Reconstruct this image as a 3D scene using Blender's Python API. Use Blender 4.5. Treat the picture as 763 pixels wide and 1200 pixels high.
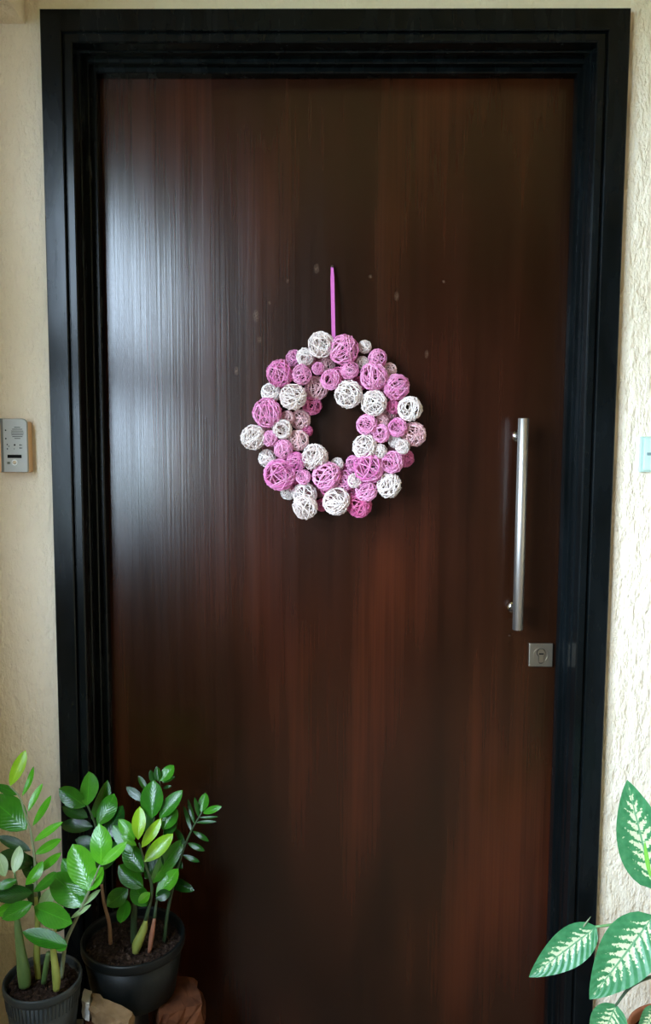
import bpy, bmesh, math, random
from mathutils import Vector, Matrix
PI = math.pi
for o in list(bpy.data.objects): bpy.data.objects.remove(o)
scene = bpy.context.scene
COL = scene.collection

# ------------------------------------------------------------------ camera
F = 960.0
CAM = Vector((0.0095, -1.769, 1.5))
PITCH, YAW, ROLL = 0.09457, 0.01237, 0.00497
cp, sp, cy_, sy_ = math.cos(PITCH), math.sin(PITCH), math.cos(YAW), math.sin(YAW)
FW = Vector((-sy_*cp, cy_*cp, -sp)); R0 = Vector((cy_, sy_, 0)); U0 = R0.cross(FW)
RT = R0*math.cos(ROLL) + U0*math.sin(ROLL); UP = U0*math.cos(ROLL) - R0*math.sin(ROLL)
cam = bpy.data.cameras.new('camera'); camo = bpy.data.objects.new('camera', cam); COL.objects.link(camo)
cam.sensor_fit = 'VERTICAL'; cam.sensor_height = 36.0; cam.lens = 36.0*F/1200.0
cam.clip_start = 0.02
camo.matrix_world = Matrix(((RT.x, UP.x, -FW.x, CAM.x), (RT.y, UP.y, -FW.y, CAM.y), (RT.z, UP.z, -FW.z, CAM.z), (0, 0, 0, 1)))
scene.camera = camo
def at(px, py, Y):
    d = FW*F + RT*(px-381.5) - UP*(py-600.0)
    return CAM + d*((Y-CAM.y)/d.y)
def mpp(Y): return (Y-CAM.y)/F            # metres per pixel at that distance

# ------------------------------------------------------------------ sky, exposure
SKY = 27.0
w = bpy.data.worlds.new('sky'); scene.world = w; w.use_nodes = True
bg = w.node_tree.nodes['Background']; bg.inputs[0].default_value = (0.62, 0.80, 1.0, 1); bg.inputs[1].default_value = SKY
# the daylight opening in the left side wall
OPX, OY0, OY1, OZ0, OZ1 = -0.86, -0.84, -2.5, 1.15, 2.42
pl = bpy.data.lights.new('sky_portal', 'AREA'); pl.shape = 'RECTANGLE'; pl.size = OY0-OY1; pl.size_y = OZ1-OZ0
pl.cycles.is_portal = True
plo = bpy.data.objects.new('sky_portal', pl); COL.objects.link(plo)
plo.location = (OPX-0.12, (OY0+OY1)/2, (OZ0+OZ1)/2)
plo.rotation_euler = Matrix(((0, 0, -1), (1, 0, 0), (0, -1, 0))).to_euler()
vs = scene.view_settings
vs.view_transform = 'Standard'; vs.look = 'None'; vs.exposure = 0.80; vs.gamma = 1.0; vs.use_curve_mapping = False

# ------------------------------------------------------------------ helpers
def obj(name, bm, mat, parent=None, root=None, smooth=False):
    """bm in world coordinates; root = the Empty whose location the vertices are taken relative to"""
    bmesh.ops.recalc_face_normals(bm, faces=bm.faces)
    me = bpy.data.meshes.new(name)
    if root is not None: bmesh.ops.translate(bm, verts=bm.verts, vec=-root.location)
    bm.to_mesh(me); bm.free()
    if smooth:
        for p in me.polygons: p.use_smooth = True
    me.materials.append(mat)
    o = bpy.data.objects.new(name, me); COL.objects.link(o)
    if parent is not None: o.parent = parent
    return o
def thing(name, label, cat, loc, group=None, kind=None):
    o = bpy.data.objects.new(name, None); COL.objects.link(o); o.location = loc; o.empty_display_size = 0.05
    tag(o, label, cat, group, kind); return o
def tag(o, label=None, cat=None, group=None, kind=None):
    if label: o['label'] = label
    if cat: o['category'] = cat
    if group: o['group'] = group
    if kind: o['kind'] = kind
    return o
def box(bm, x0, x1, y0, y1, z0, z1, bev=0.0, rot=None, seg=1):
    r = bmesh.ops.create_cube(bm, size=1.0); v = r['verts']
    c = Vector(((x0+x1)/2, (y0+y1)/2, (z0+z1)/2))
    for q in v: q.co = Vector((q.co.x*abs(x1-x0), q.co.y*abs(y1-y0), q.co.z*abs(z1-z0)))
    if bev:
        es = list({e for q in v for e in q.link_edges})
        nb = bmesh.ops.bevel(bm, geom=es, offset=bev, segments=seg, affect='EDGES', profile=0.5)
        v = list({q for f in nb['faces'] for q in f.verts} | {q for q in v if q.is_valid})
    for q in v: q.co = (rot @ q.co if rot else q.co) + c
    return v
def ring_pts(c, u, v, r, n, rv=None):
    rv = r if rv is None else rv
    return [c + u*(math.cos(2*PI*i/n)*r) + v*(math.sin(2*PI*i/n)*rv) for i in range(n)]
def loft(bm, rings, closed=True, cap0=True, cap1=True):
    vr = [[bm.verts.new(p) for p in r] for r in rings]
    n = len(rings[0])
    for a, b in zip(vr[:-1], vr[1:]):
        for i in range(n if closed else n-1):
            bm.faces.new((a[i], a[(i+1) % n], b[(i+1) % n], b[i]))
    if cap0: bm.faces.new(vr[0][::-1])
    if cap1: bm.faces.new(vr[-1])
    return vr
def tube(bm, pts, radii, n=8):
    pts = [Vector(p) for p in pts]
    if not hasattr(radii, '__len__'): radii = [radii]*len(pts)
    rings = []; ref = None
    for i, p in enumerate(pts):
        d = (pts[min(i+1, len(pts)-1)] - pts[max(i-1, 0)]).normalized()
        if ref is None: ref = d.orthogonal()
        u = (ref - d*ref.dot(d)).normalized(); ref = u
        rings.append(ring_pts(p, u, d.cross(u), radii[i], n))
    loft(bm, rings)
def spline(pts, n=5):
    """Catmull-Rom through the points"""
    P = [Vector(p) for p in pts]; out = []
    for i in range(len(P)-1):
        p0 = P[i-1] if i else P[0]*2-P[1]; p1, p2 = P[i], P[i+1]; p3 = P[i+2] if i+2 < len(P) else P[i+1]*2-P[i]
        for k in range(n):
            t = k/n
            out.append(0.5*((2*p1)+(p2-p0)*t+(2*p0-5*p1+4*p2-p3)*t*t+(3*p1-p0-3*p2+p3)*t**3))
    out.append(P[-1]); return out
def lathe(bm, prof, c, n=40, cap=False):
    rings = [[Vector((c.x+r*math.cos(2*PI*i/n), c.y+r*math.sin(2*PI*i/n), c.z+z)) for i in range(n)] for r, z in prof]
    loft(bm, rings, True, cap, cap)

# ------------------------------------------------------------------ materials
def mat(name, col=(0.5, 0.5, 0.5), rough=0.5, metal=0.0, spec=0.5, coat=0.0, coat_rough=0.1):
    m = bpy.data.materials.new(name); m.use_nodes = True
    b = m.node_tree.nodes['Principled BSDF']
    b.inputs['Base Color'].default_value = (*col, 1); b.inputs['Roughness'].default_value = rough
    b.inputs['Metallic'].default_value = metal; b.inputs['Specular IOR Level'].default_value = spec
    b.inputs['Coat Weight'].default_value = coat; b.inputs['Coat Roughness'].default_value = coat_rough
    return m
class G:
    """little node-graph helper"""
    def __init__(s, m): s.m = m; s.t = m.node_tree; s.b = s.t.nodes['Principled BSDF']
    def n(s, kind, **kw):
        x = s.t.nodes.new(kind)
        for k, v in kw.items():
            if k.startswith('i_'): 
                key = k[2:].replace('_', ' ')
                x.inputs[int(key) if key.isdigit() else key].default_value = v
            else: setattr(x, k, v)
        return x
    def l(s, a, b): s.t.links.new(a, b)
    def pos(s, scale):
        g = s.n('ShaderNodeNewGeometry'); mp = s.n('ShaderNodeMapping'); mp.inputs['Scale'].default_value = scale
        s.l(g.outputs['Position'], mp.inputs['Vector']); return mp.outputs[0]
    def noise(s, scale, sc=1.0, detail=4.0, rough=0.5, vec=None):
        x = s.n('ShaderNodeTexNoise'); x.inputs['Scale'].default_value = sc; x.inputs['Detail'].default_value = detail; x.inputs['Roughness'].default_value = rough
        s.l(vec if vec else s.pos(scale), x.inputs['Vector']); return x.outputs['Fac']
    def ramp(s, src, stops):
        r = s.n('ShaderNodeValToRGB'); e = r.color_ramp.elements
        while len(e) < len(stops): e.new(0.5)
        for q, (p, c) in zip(e, stops): q.position = p; q.color = (*c, 1)
        s.l(src, r.inputs[0]); return r.outputs[0]
    def math(s, op, a, b=None, c=None):
        x = s.n('ShaderNodeMath', operation=op)
        for i, q in enumerate((a, b, c)):
            if q is None: continue
            if isinstance(q, (int, float)): x.inputs[i].default_value = q
            else: s.l(q, x.inputs[i])
        return x.outputs[0]
    def mix(s, fac, a, b, mode='MIX'):
        x = s.n('ShaderNodeMix', data_type='RGBA', blend_type=mode)
        for i, q in ((0, fac), (6, a), (7, b)):
            if isinstance(q, (int, float)): x.inputs[i].default_value = q
            elif isinstance(q, tuple): x.inputs[i].default_value = (*q, 1)
            else: s.l(q, x.inputs[i])
        return x.outputs[2]
    def bump(s, h, strength, dist):
        x = s.n('ShaderNodeBump'); x.inputs['Strength'].default_value = strength; x.inputs['Distance'].default_value = dist
        s.l(h, x.inputs['Height']); s.l(x.outputs[0], s.b.inputs['Normal']); return x

def stucco():
    m = mat('stucco_cream', (0.80, 0.735, 0.60), 0.85, spec=0.2); g = G(m)
    a = g.noise((1, 1, 0.55), 95, 4, 0.6); b = g.noise((1, 1, 0.45), 48, 4, 0.6); c = g.noise((1, 1, 0.8), 260, 2)
    ridge = g.ramp(b, [(0.42, (0, 0, 0)), (0.60, (1, 1, 1))])
    h = g.math('ADD', g.math('MULTIPLY', ridge, 0.6), g.math('MULTIPLY', a, 0.8)); h = g.math('ADD', h, g.math('MULTIPLY', c, 0.25))
    # trowelled smooth next to the door frame
    geo = g.n('ShaderNodeNewGeometry'); sx = g.n('ShaderNodeSeparateXYZ'); g.l(geo.outputs['Position'], sx.inputs[0])
    ax = g.math('ABSOLUTE', sx.outputs[0]); wob = g.math('MULTIPLY_ADD', b, 0.016, -0.008)
    k = g.n('ShaderNodeMapRange'); k.inputs['From Min'].default_value = 0.604; k.inputs['From Max'].default_value = 0.616
    g.l(g.math('ADD', ax, wob), k.inputs['Value'])
    kk = g.math('MULTIPLY_ADD', k.outputs[0], 0.8, 0.2)
    g.bump(g.math('MULTIPLY', h, kk), 0.8, 0.0055)
    col = g.ramp(g.noise((1, 1, 0.5), 5, 3), [(0.3, (0.83, 0.715, 0.545)), (0.7, (0.88, 0.775, 0.62))])
    g.l(col, g.b.inputs['Base Color']); return m
def wood():
    m = mat('door_veneer', (0.05, 0.02, 0.01), 0.30, spec=0.42); g = G(m)
    streak = g.noise((30, 1, 0.9), 1.0, 6, 0.6); fine = g.noise((190, 1, 2.2), 1.0, 3, 0.6); big = g.noise((2.6, 1, 0.8), 1.0, 2); wide = g.noise((5, 1, 1.1), 1.0, 3)
    s = g.math('ADD', g.math('MULTIPLY', streak, 0.24), g.math('MULTIPLY', fine, 0.16)); s = g.math('ADD', s, g.math('MULTIPLY', wide, 0.60))
    c1 = g.ramp(s, [(0.32, (0.014, 0.0030, 0.0011)), (0.5, (0.034, 0.0070, 0.0026)), (0.68, (0.075, 0.015, 0.0046))])
    c2 = g.ramp(s, [(0.32, (0.007, 0.0022, 0.0007)), (0.5, (0.019, 0.0052, 0.0015)), (0.68, (0.045, 0.0115, 0.0032))])
    fac = g.ramp(big, [(0.40, (0, 0, 0)), (0.62, (1, 1, 1))])
    col = g.mix(fac, c2, c1)
    # pale scuffs and plugged nail holes
    geo = g.n('ShaderNodeNewGeometry'); sc = None
    for (px, py, r, sz) in SCUFFS:
        p = at(px, py, 0.10); d = g.n('ShaderNodeVectorMath', operation='SUBTRACT'); d.inputs[1].default_value = p
        g.l(geo.outputs['Position'], d.inputs[0])
        q = g.n('ShaderNodeVectorMath', operation='MULTIPLY'); q.inputs[1].default_value = (1, 0, sz); g.l(d.outputs[0], q.inputs[0])
        ln = g.n('ShaderNodeVectorMath', operation='LENGTH'); g.l(q.outputs[0], ln.inputs[0])
        f = g.n('ShaderNodeMapRange'); f.inputs['From Min'].default_value = r; f.inputs['From Max'].default_value = r*0.3; g.l(ln.outputs['Value'], f.inputs['Value'])
        sc = f.outputs[0] if sc is None else g.math('MAXIMUM', sc, f.outputs[0])
    grit = g.ramp(g.noise((300, 1, 300), 1.0, 2), [(0.4, (0.15, 0.15, 0.15)), (0.6, (1, 1, 1))])
    col = g.mix(g.math('MULTIPLY', sc, g.math('MULTIPLY', grit, 0.38)), col, (0.22, 0.14, 0.09))
    g.l(col, g.b.inputs['Base Color'])
    g.l(g.math('MULTIPLY_ADD', streak, 0.14, 0.15), g.b.inputs['Roughness'])
    g.bump(g.math('ADD', fine, g.math('MULTIPLY', streak, 1.5)), 0.10, 0.002)
    return m
SCUFFS = [(371, 315, .007, .55), (434, 324, .005, 1), (465, 347, .006, .5), (300, 370, .008, .5), (304, 398, .006, .7), (337, 329, .004, .6), (277, 435, .006, .5), (500, 415, .005, .5),
          (316, 355, .004, .8), (608, 672, .003, 1), (597, 745, .003, 1), (520, 330, .004, 1)]
M = {}
M['stucco'] = stucco(); M['wood'] = wood()
def plain_wall():
    m = mat('plaster_white', (0.82, 0.66, 0.43), 0.8, spec=0.2); g = G(m); g.bump(g.noise((1, 1, 1), 60, 3), 0.3, 0.002); return m
M['plaster'] = plain_wall()
def ceilm():
    m = mat('ceiling_paint', (0.84, 0.62, 0.36), 0.85, spec=0.2); g = G(m); g.bump(g.noise((1, 1, 1), 40, 3), 0.3, 0.002); return m
M['ceil'] = ceilm()
M['brownwall'] = mat('brown_panelling', (0.10, 0.065, 0.04), 0.6)
def floorm():
    m = mat('floor_stone', (0.16, 0.14, 0.12), 0.45); g = G(m)
    g.l(g.ramp(g.noise((1, 1, 1), 14, 5), [(0.35, (0.20, 0.14, 0.09)), (0.65, (0.30, 0.22, 0.15))]), g.b.inputs['Base Color']); return m
M['floor'] = floorm()
def framem():
    m = mat('frame_black_paint', (0.006, 0.008, 0.008), 0.26, spec=0.16); g = G(m)
    n = g.noise((6, 6, 1.2), 4, 4)
    g.l(g.ramp(n, [(0.3, (0.002, 0.003, 0.003)), (0.7, (0.005, 0.007, 0.008))]), g.b.inputs['Base Color'])
    chip = g.ramp(g.noise((1, 1, 0.5), 120, 2), [(0.80, (0, 0, 0)), (0.84, (1, 1, 1))])
    g.l(g.math('MULTIPLY_ADD', n, 0.22, 0.14), g.b.inputs['Roughness'])
    g.bump(g.noise((40, 40, 3), 1, 4), 0.08, 0.002); return m
M['frame'] = framem()
def steelm():
    m = mat('brushed_steel', (0.56, 0.53, 0.49), 0.42, 1.0); g = G(m)
    g.bump(g.noise((60, 60, 900), 1, 2), 0.04, 0.001); return m
M['steel'] = steelm()
M['chrome'] = mat('polished_steel', (0.72, 0.72, 0.70), 0.15, 1.0)
M['nickel'] = mat('lock_satin_nickel', (0.36, 0.32, 0.25), 0.42, 1.0)
M['slot'] = mat('dark_void', (0.004, 0.004, 0.004), 0.7, spec=0.1)
M['ground'] = mat('outside_lawn', (0.05, 0.08, 0.03), 0.9)

# ------------------------------------------------------------------ structure
FW2, FTOP = 0.600, 2.360            # outer half width and top of the door frame
bm = bmesh.new()
box(bm, -0.86, -FW2+0.03, 0, 0.24, 0, 2.75); box(bm, FW2-0.03, 2.4, 0, 0.24, 0, 2.75); box(bm, -FW2+0.03, FW2-0.03, 0, 0.24, FTOP-0.03, 2.75)
tag(obj('wall_back', bm, M['stucco']), 'rough cream stucco wall around the door', kind='structure')
bm = bmesh.new()
box(bm, -0.98, -0.86, 0.24, OY0, 0, 2.75); box(bm, -0.98, -0.86, OY0, OY1, OZ1, 2.75); box(bm, -0.98, -0.86, OY1, -3.4, 0, 2.75)
tag(obj('wall_left', bm, M['plaster']), 'side wall with the daylight opening', kind='structure')
bm = bmesh.new(); box(bm, -0.98, -0.86, OY0, OY1, 0, OZ0)
tag(obj('wall_parapet', bm, M['brownwall']), 'dark parapet below the daylight opening', kind='structure')
bm = bmesh.new(); box(bm, -0.98, 2.4, -3.5, -3.4, 0, 2.75)
tag(obj('wall_front', bm, M['brownwall']), kind='structure')
bm = bmesh.new(); box(bm, 2.4, 2.5, -3.5, 0.24, 0, 2.75)
tag(obj('wall_right', bm, M['plaster']), kind='structure')
bm = bmesh.new(); box(bm, -0.98, 2.5, -3.5, 0.24, -0.1, 0)
tag(obj('floor', bm, M['floor']), kind='structure')
bm = bmesh.new(); box(bm, -0.98, 2.5, -3.5, 0.24, 2.75, 2.85)
tag(obj('ceiling', bm, M['ceil']), kind='structure')
# beam over the opening: its underside shows in the top left corner
pc = at(30, 28, 0.0)
bm = bmesh.new(); box(bm, -0.86, pc.x, -3.4, 0, pc.z, 2.75)
tag(obj('trim_1', bm, M['stucco']), 'cream ceiling beam along the left side', kind='structure')
bm = bmesh.new(); box(bm, -0.95, -0.91, OY0, OY1, 1.66, 1.84); box(bm, -0.95, -0.91, -1.50, -1.54, OZ0, OZ1)
tag(obj('window_1', bm, M['frame']), 'dark rail and mullion in the daylight opening', kind='structure')
bm = bmesh.new(); box(bm, -40, -0.98, -30, 30, -0.3, -0.2)
tag(obj('ground', bm, M['ground']), kind='structure')

# ------------------------------------------------------------------ door frame
def orr(o): return o if o < 0.066 else 0.066+(o-0.066)*0.55      # the latch jamb is slimmer
def sweep_frame(bm, prof):
    """closed profile of (inward offset, y), mitred round the jambs and the head"""
    rows = []
    for (o, y) in prof:
        rows.append([Vector((-FW2+o, y, 0)), Vector((-FW2+o, y, FTOP-o)), Vector((FW2-orr(o), y, FTOP-o)), Vector((FW2-orr(o), y, 0))])
    rings = [[rows[i][k] for i in range(len(prof))] for k in range(4)]
    loft(bm, rings)
fr = thing('trim_2', 'glossy black moulded wooden frame around the door', None, (0, 0, 0), kind='structure')
bm = bmesh.new(); sweep_frame(bm, [(0.0, 0.02), (0.0, -0.018), (0.002, -0.020), (0.041, -0.020), (0.043, -0.018), (0.043, 0.02)]); obj('architrave', bm, M['frame'], fr)
bm = bmesh.new(); sweep_frame(bm, [(0.043, 0.02), (0.043, -0.010), (0.0475, -0.010), (0.0478, -0.015), (0.0495, -0.0175), (0.0620, -0.0175), (0.0645, -0.015), (0.065, -0.012), (0.065, 0.02)]); obj('bead', bm, M['frame'], fr)
bm = bmesh.new(); sweep_frame(bm, [(0.0, 0.20), (0.0, 0.02), (0.066, 0.020), (0.068, 0.022), (0.068, 0.050), (0.0745, 0.050), (0.077, 0.0525), (0.077, 0.098), (0.0775, 0.20)]); obj('jamb', bm, M['frame'], fr)
bm = bmesh.new(); sweep_frame(bm, [(0.077, 0.070), (0.0855, 0.070), (0.088, 0.0725), (0.088, 0.0985), (0.077, 0.0985)]); obj('door_stop', bm, M['frame'], fr)

# ------------------------------------------------------------------ door leaf, handle, lock
DY = 0.10
door = thing('door_1', 'dark brown wooden door leaf with steel pull handle', None, (0, DY, 0), kind='structure')
bm = bmesh.new(); box(bm, -0.522, 0.5265, DY, DY+0.045, 0.008, FTOP-0.079, 0.0015)
obj('leaf', bm, M['wood'], door, door)
BY = DY-0.062
pt, pb = at(615, 490, BY), at(605.5, 738, BY)
hx = (pt.x+pb.x)/2; hr = 0.0118
def cyl(bm, a, b, r, n=28, ch=0.0012):
    a, b = Vector(a), Vector(b); d = (b-a).normalized(); u = d.orthogonal().normalized(); v = d.cross(u)
    loft(bm, [ring_pts(a, u, v, r-ch, n), ring_pts(a+d*ch, u, v, r, n), ring_pts(b-d*ch, u, v, r, n), ring_pts(b, u, v, r-ch, n)])
hand = obj('pull_handle', (lambda b: (cyl(b, (hx, BY, pb.z), (hx, BY, pt.z), hr), b)[1])(bmesh.new()), M['steel'], door, door)
hand['label'] = 'long round brushed steel bar handle'
for f_ in hand.data.polygons: f_.use_smooth = len(f_.vertices) == 4
for py in (511, 711):
    z = at(604, py, DY).z
    bm = bmesh.new(); cyl(bm, (hx, BY, z), (hx, DY, z), 0.0075, 20); obj('standoff', bm, M['chrome'], hand, door, True)
    bm = bmesh.new(); cyl(bm, (hx, DY-0.010, z), (hx, DY, z), 0.0125, 24, 0.003); obj('rose', bm, M['chrome'], hand, door)
a, b = at(618.5, 752, DY), at(647.5, 781.5, DY); lx, lz = (a.x+b.x)/2, (a.z+b.z)/2; hs = 0.0275
bm = bmesh.new(); box(bm, lx-hs, lx+hs, DY-0.008, DY, lz-hs, lz+hs, 0.0015, seg=2); lock = obj('lock_plate', bm, M['nickel'], door, door)
lock['label'] = 'square satin nickel lock plate with keyhole'
bm = bmesh.new()
R_ = [Vector((lx+0.017*math.cos(2*PI*i/40), 0, lz+0.017*math.sin(2*PI*i/40))) for i in range(40)]
def flatring(bm, r0, r1, y0, y1, n=36):
    rings = []
    for (r, y) in ((r1, y0), (r1, y1), (r0, y1), (r0, y0)):
        rings.append([Vector((lx+r*math.cos(2*PI*i/n), y, lz+r*math.sin(2*PI*i/n))) for i in range(n)])
    loft(bm, rings, True, False, False)
flatring(bm, 0.0155, 0.0175, DY-0.008, DY-0.0092); obj('lock_ring', bm, M['nickel'], lock, door)
# euro profile cylinder: round head and straight shank
def euro(bm, s, y0, y1):
    pts = []
    n = 20
    for i in range(n+1):
        t = -0.30*PI + (1.60*PI)*i/n
        pts.append((0.0085*s*math.cos(t), 0.006+0.0085*s*math.sin(t)))
    pts += [(-0.0050*s, -0.014*s), (-0.0025*s, -0.0165*s), (0.0025*s, -0.0165*s), (0.0050*s, -0.014*s)]
    loft(bm, [[Vector((lx+x, y0, lz+z)) for x, z in pts], [Vector((lx+x, y1, lz+z)) for x, z in pts]])
bm = bmesh.new(); euro(bm, 1.18, DY-0.0079, DY-0.0083); obj('cylinder_gap', bm, M['slot'], lock, door)
bm = bmesh.new(); euro(bm, 1.0, DY-0.008, DY-0.0115); obj('lock_cylinder', bm, mat('lock_cylinder_brass', (0.52, 0.47, 0.36), 0.35, 1.0), lock, door)
bm = bmesh.new(); box(bm, lx-0.0055, lx+0.0055, DY-0.0119, DY-0.0113, lz+0.0025, lz+0.0055); obj('key_slot', bm, M['slot'], lock, door)

# ------------------------------------------------------------------ wreath
WY = DY
wc = at(389, 499, WY-0.03)
wr = thing('wreath', 'round wreath of pink and white woven rattan balls hanging on the door', 'wreath', wc)
def strandm(name, c0, c1):
    m = mat(name, c0, 0.5, spec=0.35); g = G(m)
    oi = g.n('ShaderNodeObjectInfo'); geo = g.n('ShaderNodeNewGeometry')
    c = g.ramp(g.math('MULTIPLY_ADD', oi.outputs['Random'], 0.35, g.math('MULTIPLY', geo.outputs['Random Per Island'], 0.65)), [(0.1, c0), (0.9, c1)])
    g.l(c, g.b.inputs['Base Color'])
    return m
WM = {'P': strandm('rattan_pink', (0.66, 0.15, 0.38), (0.95, 0.48, 0.68)),
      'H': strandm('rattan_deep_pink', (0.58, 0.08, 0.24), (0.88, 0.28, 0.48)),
      'W': strandm('rattan_white', (0.76, 0.60, 0.54), (0.96, 0.88, 0.82)),
      'K': strandm('rattan_pale_pink', (0.72, 0.36, 0.40), (0.95, 0.72, 0.68))}
def ball_mesh(seed, m):
    rnd = random.Random(seed); bm = bmesh.new()
    for k in range(29):
        ax = Vector((rnd.gauss(0, 1), rnd.gauss(0, 1), rnd.gauss(0, 1))).normalized()
        u = ax.orthogonal().normalized(); v = ax.cross(u)
        shell = 1.0 if k < 22 else 0.80
        h = rnd.uniform(-0.6, 0.6); r = math.sqrt(1-h*h)*shell*rnd.uniform(0.96, 1.04); h *= shell
        n = rnd.choice((8, 9, 10, 11)); wd = rnd.uniform(0.024, 0.038); th = 0.028; ph = rnd.uniform(0, 6)
        outer = []
        for i in range(n):
            t = 2*PI*i/n+ph; d = u*math.cos(t)+v*math.sin(t)
            jit = rnd.uniform(-0.03, 0.03)
            c = d*(r*(1+jit)) + ax*h
            nn = c.normalized(); tt = ax.cross(d).normalized(); s = nn.cross(tt)
            outer.append([bm.verts.new(c+s*wd+nn*(-th)), bm.verts.new(c+s*wd*0.5+nn*th), bm.verts.new(c-s*wd*0.5+nn*th), bm.verts.new(c-s*wd-nn*th)])
        for i in range(n):
            a, b = outer[i], outer[(i+1) % n]
            for j in range(4):
                bm.faces.new((a[j], a[(j+1) % 4], b[(j+1) % 4], b[j]))
    bmesh.ops.recalc_face_normals(bm, faces=bm.faces)
    me = bpy.data.meshes.new('rattan_ball'); bm.to_mesh(me); bm.free(); me.materials.append(m); return me
BM = {k: [ball_mesh(i*7+ord(k), WM[k]) for i in range(4)] for k in WM}
# x, y, radius in the photograph, colour, layer (0 = front row, 1 = middle, 2 = back against the ring)
BALLS = [(376.5,404,15.5,'W',0),(403,410,17.5,'P',0),(345,420,10,'P',2),(357.5,418,10.5,'W',1),(328,437.5,16,'P',0),(353.5,439,12,'P',0),(373,432,7.5,'P',0),(384,427.5,9,'K',2),
 (388,445,12,'P',0),(371,455,14,'K',2),(343.5,465,16,'W',0),(317.5,460,11.5,'W',1),(313,483.5,17.5,'P',0),(365.5,475,11.5,'H',2),(396,440,10,'H',1),
 (427.5,406.5,8,'W',1),(425,425,7.5,'W',1),(442.5,420,11,'P',1),(438,441,16.5,'P',0),(456,434,9,'K',2),(465,453.5,15,'P',0),(409.5,434,11,'P',0),(408.5,462,16.5,'W',0),
 (438,472.5,15.5,'W',0),(461,477,8.5,'H',1),(480.5,479,14.5,'W',0),
 (297,512.5,15,'W',0),(316,514,9.5,'P',0),(337,489,8,'K',1),(352,492,12,'K',2),(331,503,11.5,'W',0),(349.5,516,12.5,'K',1),(332,526,11.5,'P',0),(313,537,10.5,'W',1),
 (327.5,556.5,18.5,'P',0),(347,541,11.5,'P',0),(355.5,559,9,'P',0),(369,536,16,'W',0),(383,558,17,'P',0),(337.5,577,9,'W',2),(357,580,14.5,'W',1),(357.5,594,15,'W',0),
 (345,568,10,'H',2),(377,592,7.5,'H',2),(394.5,587.5,16.5,'W',0),(395.5,544,8,'W',1),(404,563,12.5,'P',1),(406,552,9,'P',2),(416,563.5,9,'W',0),(432,549,18,'P',0),
 (415,543,10,'P',1),(428,523.5,15,'W',0),(445,529,9,'W',0),(430,498,12.5,'P',0),(446.5,508,11,'P',0),(448,494,8.5,'K',1),(466,501,11.5,'P',0),(485,509,14.5,'K',1),
 (463,517,8,'W',1),(472,523.5,9,'W',0),(460,541.5,13,'P',0),(475,537,10.5,'H',2),(456,569,15,'W',0),(429.5,575.5,13,'P',0),(421,592,15,'H',1),
 (362,425,9,'K',2),(420,450,9,'H',2),(450,457,9,'H',2),(385,572,10,'H',2),(443,562,10,'H',2),(330,545,9,'H',2),(322,500,9,'K',2),(360,505,7,'H',2),(456,485,9,'K',2),(410,580,9,'H',2)]
rnd = random.Random(5)
for i, (px, py, r, k, lay) in enumerate(BALLS):
    Yc = WY - (0.075, 0.055, 0.034)[lay]
    rr = r*mpp(Yc)*1.0
    Yc = min(Yc, WY-rr-0.002)
    o = bpy.data.objects.new('rattan_ball', BM[k][i % 4]); COL.objects.link(o); o.parent = wr
    o.location = at(px, py, Yc)-wc; o.scale = (rr*0.985,)*3
    o.rotation_euler = (rnd.uniform(0, 6.28), rnd.uniform(0, 6.28), rnd.uniform(0, 6.28))
# cane ring behind the balls
bm = bmesh.new(); R1, R2, n, k = 0.150, 0.016, 48, 10
vr = [[bm.verts.new(wc+Vector(((R1+R2*math.cos(2*PI*j/k))*math.cos(2*PI*i/n), 0.006+R2*0.8*math.sin(2*PI*j/k), (R1+R2*math.cos(2*PI*j/k))*math.sin(2*PI*i/n)))) for j in range(k)] for i in range(n)]
for i in range(n):
    for j in range(k): bm.faces.new((vr[i][j], vr[(i+1) % n][j], vr[(i+1) % n][(j+1) % k], vr[i][(j+1) % k]))
obj('ring', bm, mat('ring_cane', (0.20, 0.07, 0.08), 0.8), wr, wr, True)
# ribbon and nail
nt = at(389.3, 313, WY-0.012); nb = at(391.0, 398, WY-0.040)
bm = bmesh.new(); hw = 0.0041
pth = spline([nt, nt.lerp(nb, 0.35)+Vector((0, -0.003, 0)), nt.lerp(nb, 0.7)+Vector((0, -0.003, 0)), nb], 5)
loft(bm, [[p+Vector((-q*(hw if i > 1 else hw*0.75), -0.0008, 0)) for q in (1, 0.5, 0, -0.5, -1)] + [p+Vector((q*(hw if i > 1 else hw*0.75), 0.0008, 0)) for q in (1, 0.5, 0, -0.5, -1)] for i, p in enumerate(pth)])
rib = mat('satin_ribbon', (0.62, 0.13, 0.45), 0.30, spec=0.7); rib.node_tree.nodes['Principled BSDF'].inputs['Sheen Weight'].default_value = 0.4
obj('ribbon', bm, rib, wr, wr)['label'] = 'narrow satin pink hanging ribbon'
bm = bmesh.new(); cyl(bm, (nt.x, WY-0.016, nt.z+0.001), (nt.x, WY+0.002, nt.z+0.005), 0.0014, 10, 0.0002); cyl(bm, (nt.x, WY-0.018, nt.z+0.001), (nt.x, WY-0.0155, nt.z+0.001), 0.003, 12, 0.0004)
nail = obj('nail', bm, M['chrome']); tag(nail, 'small steel nail holding the pink ribbon on the door', 'nail')

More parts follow.
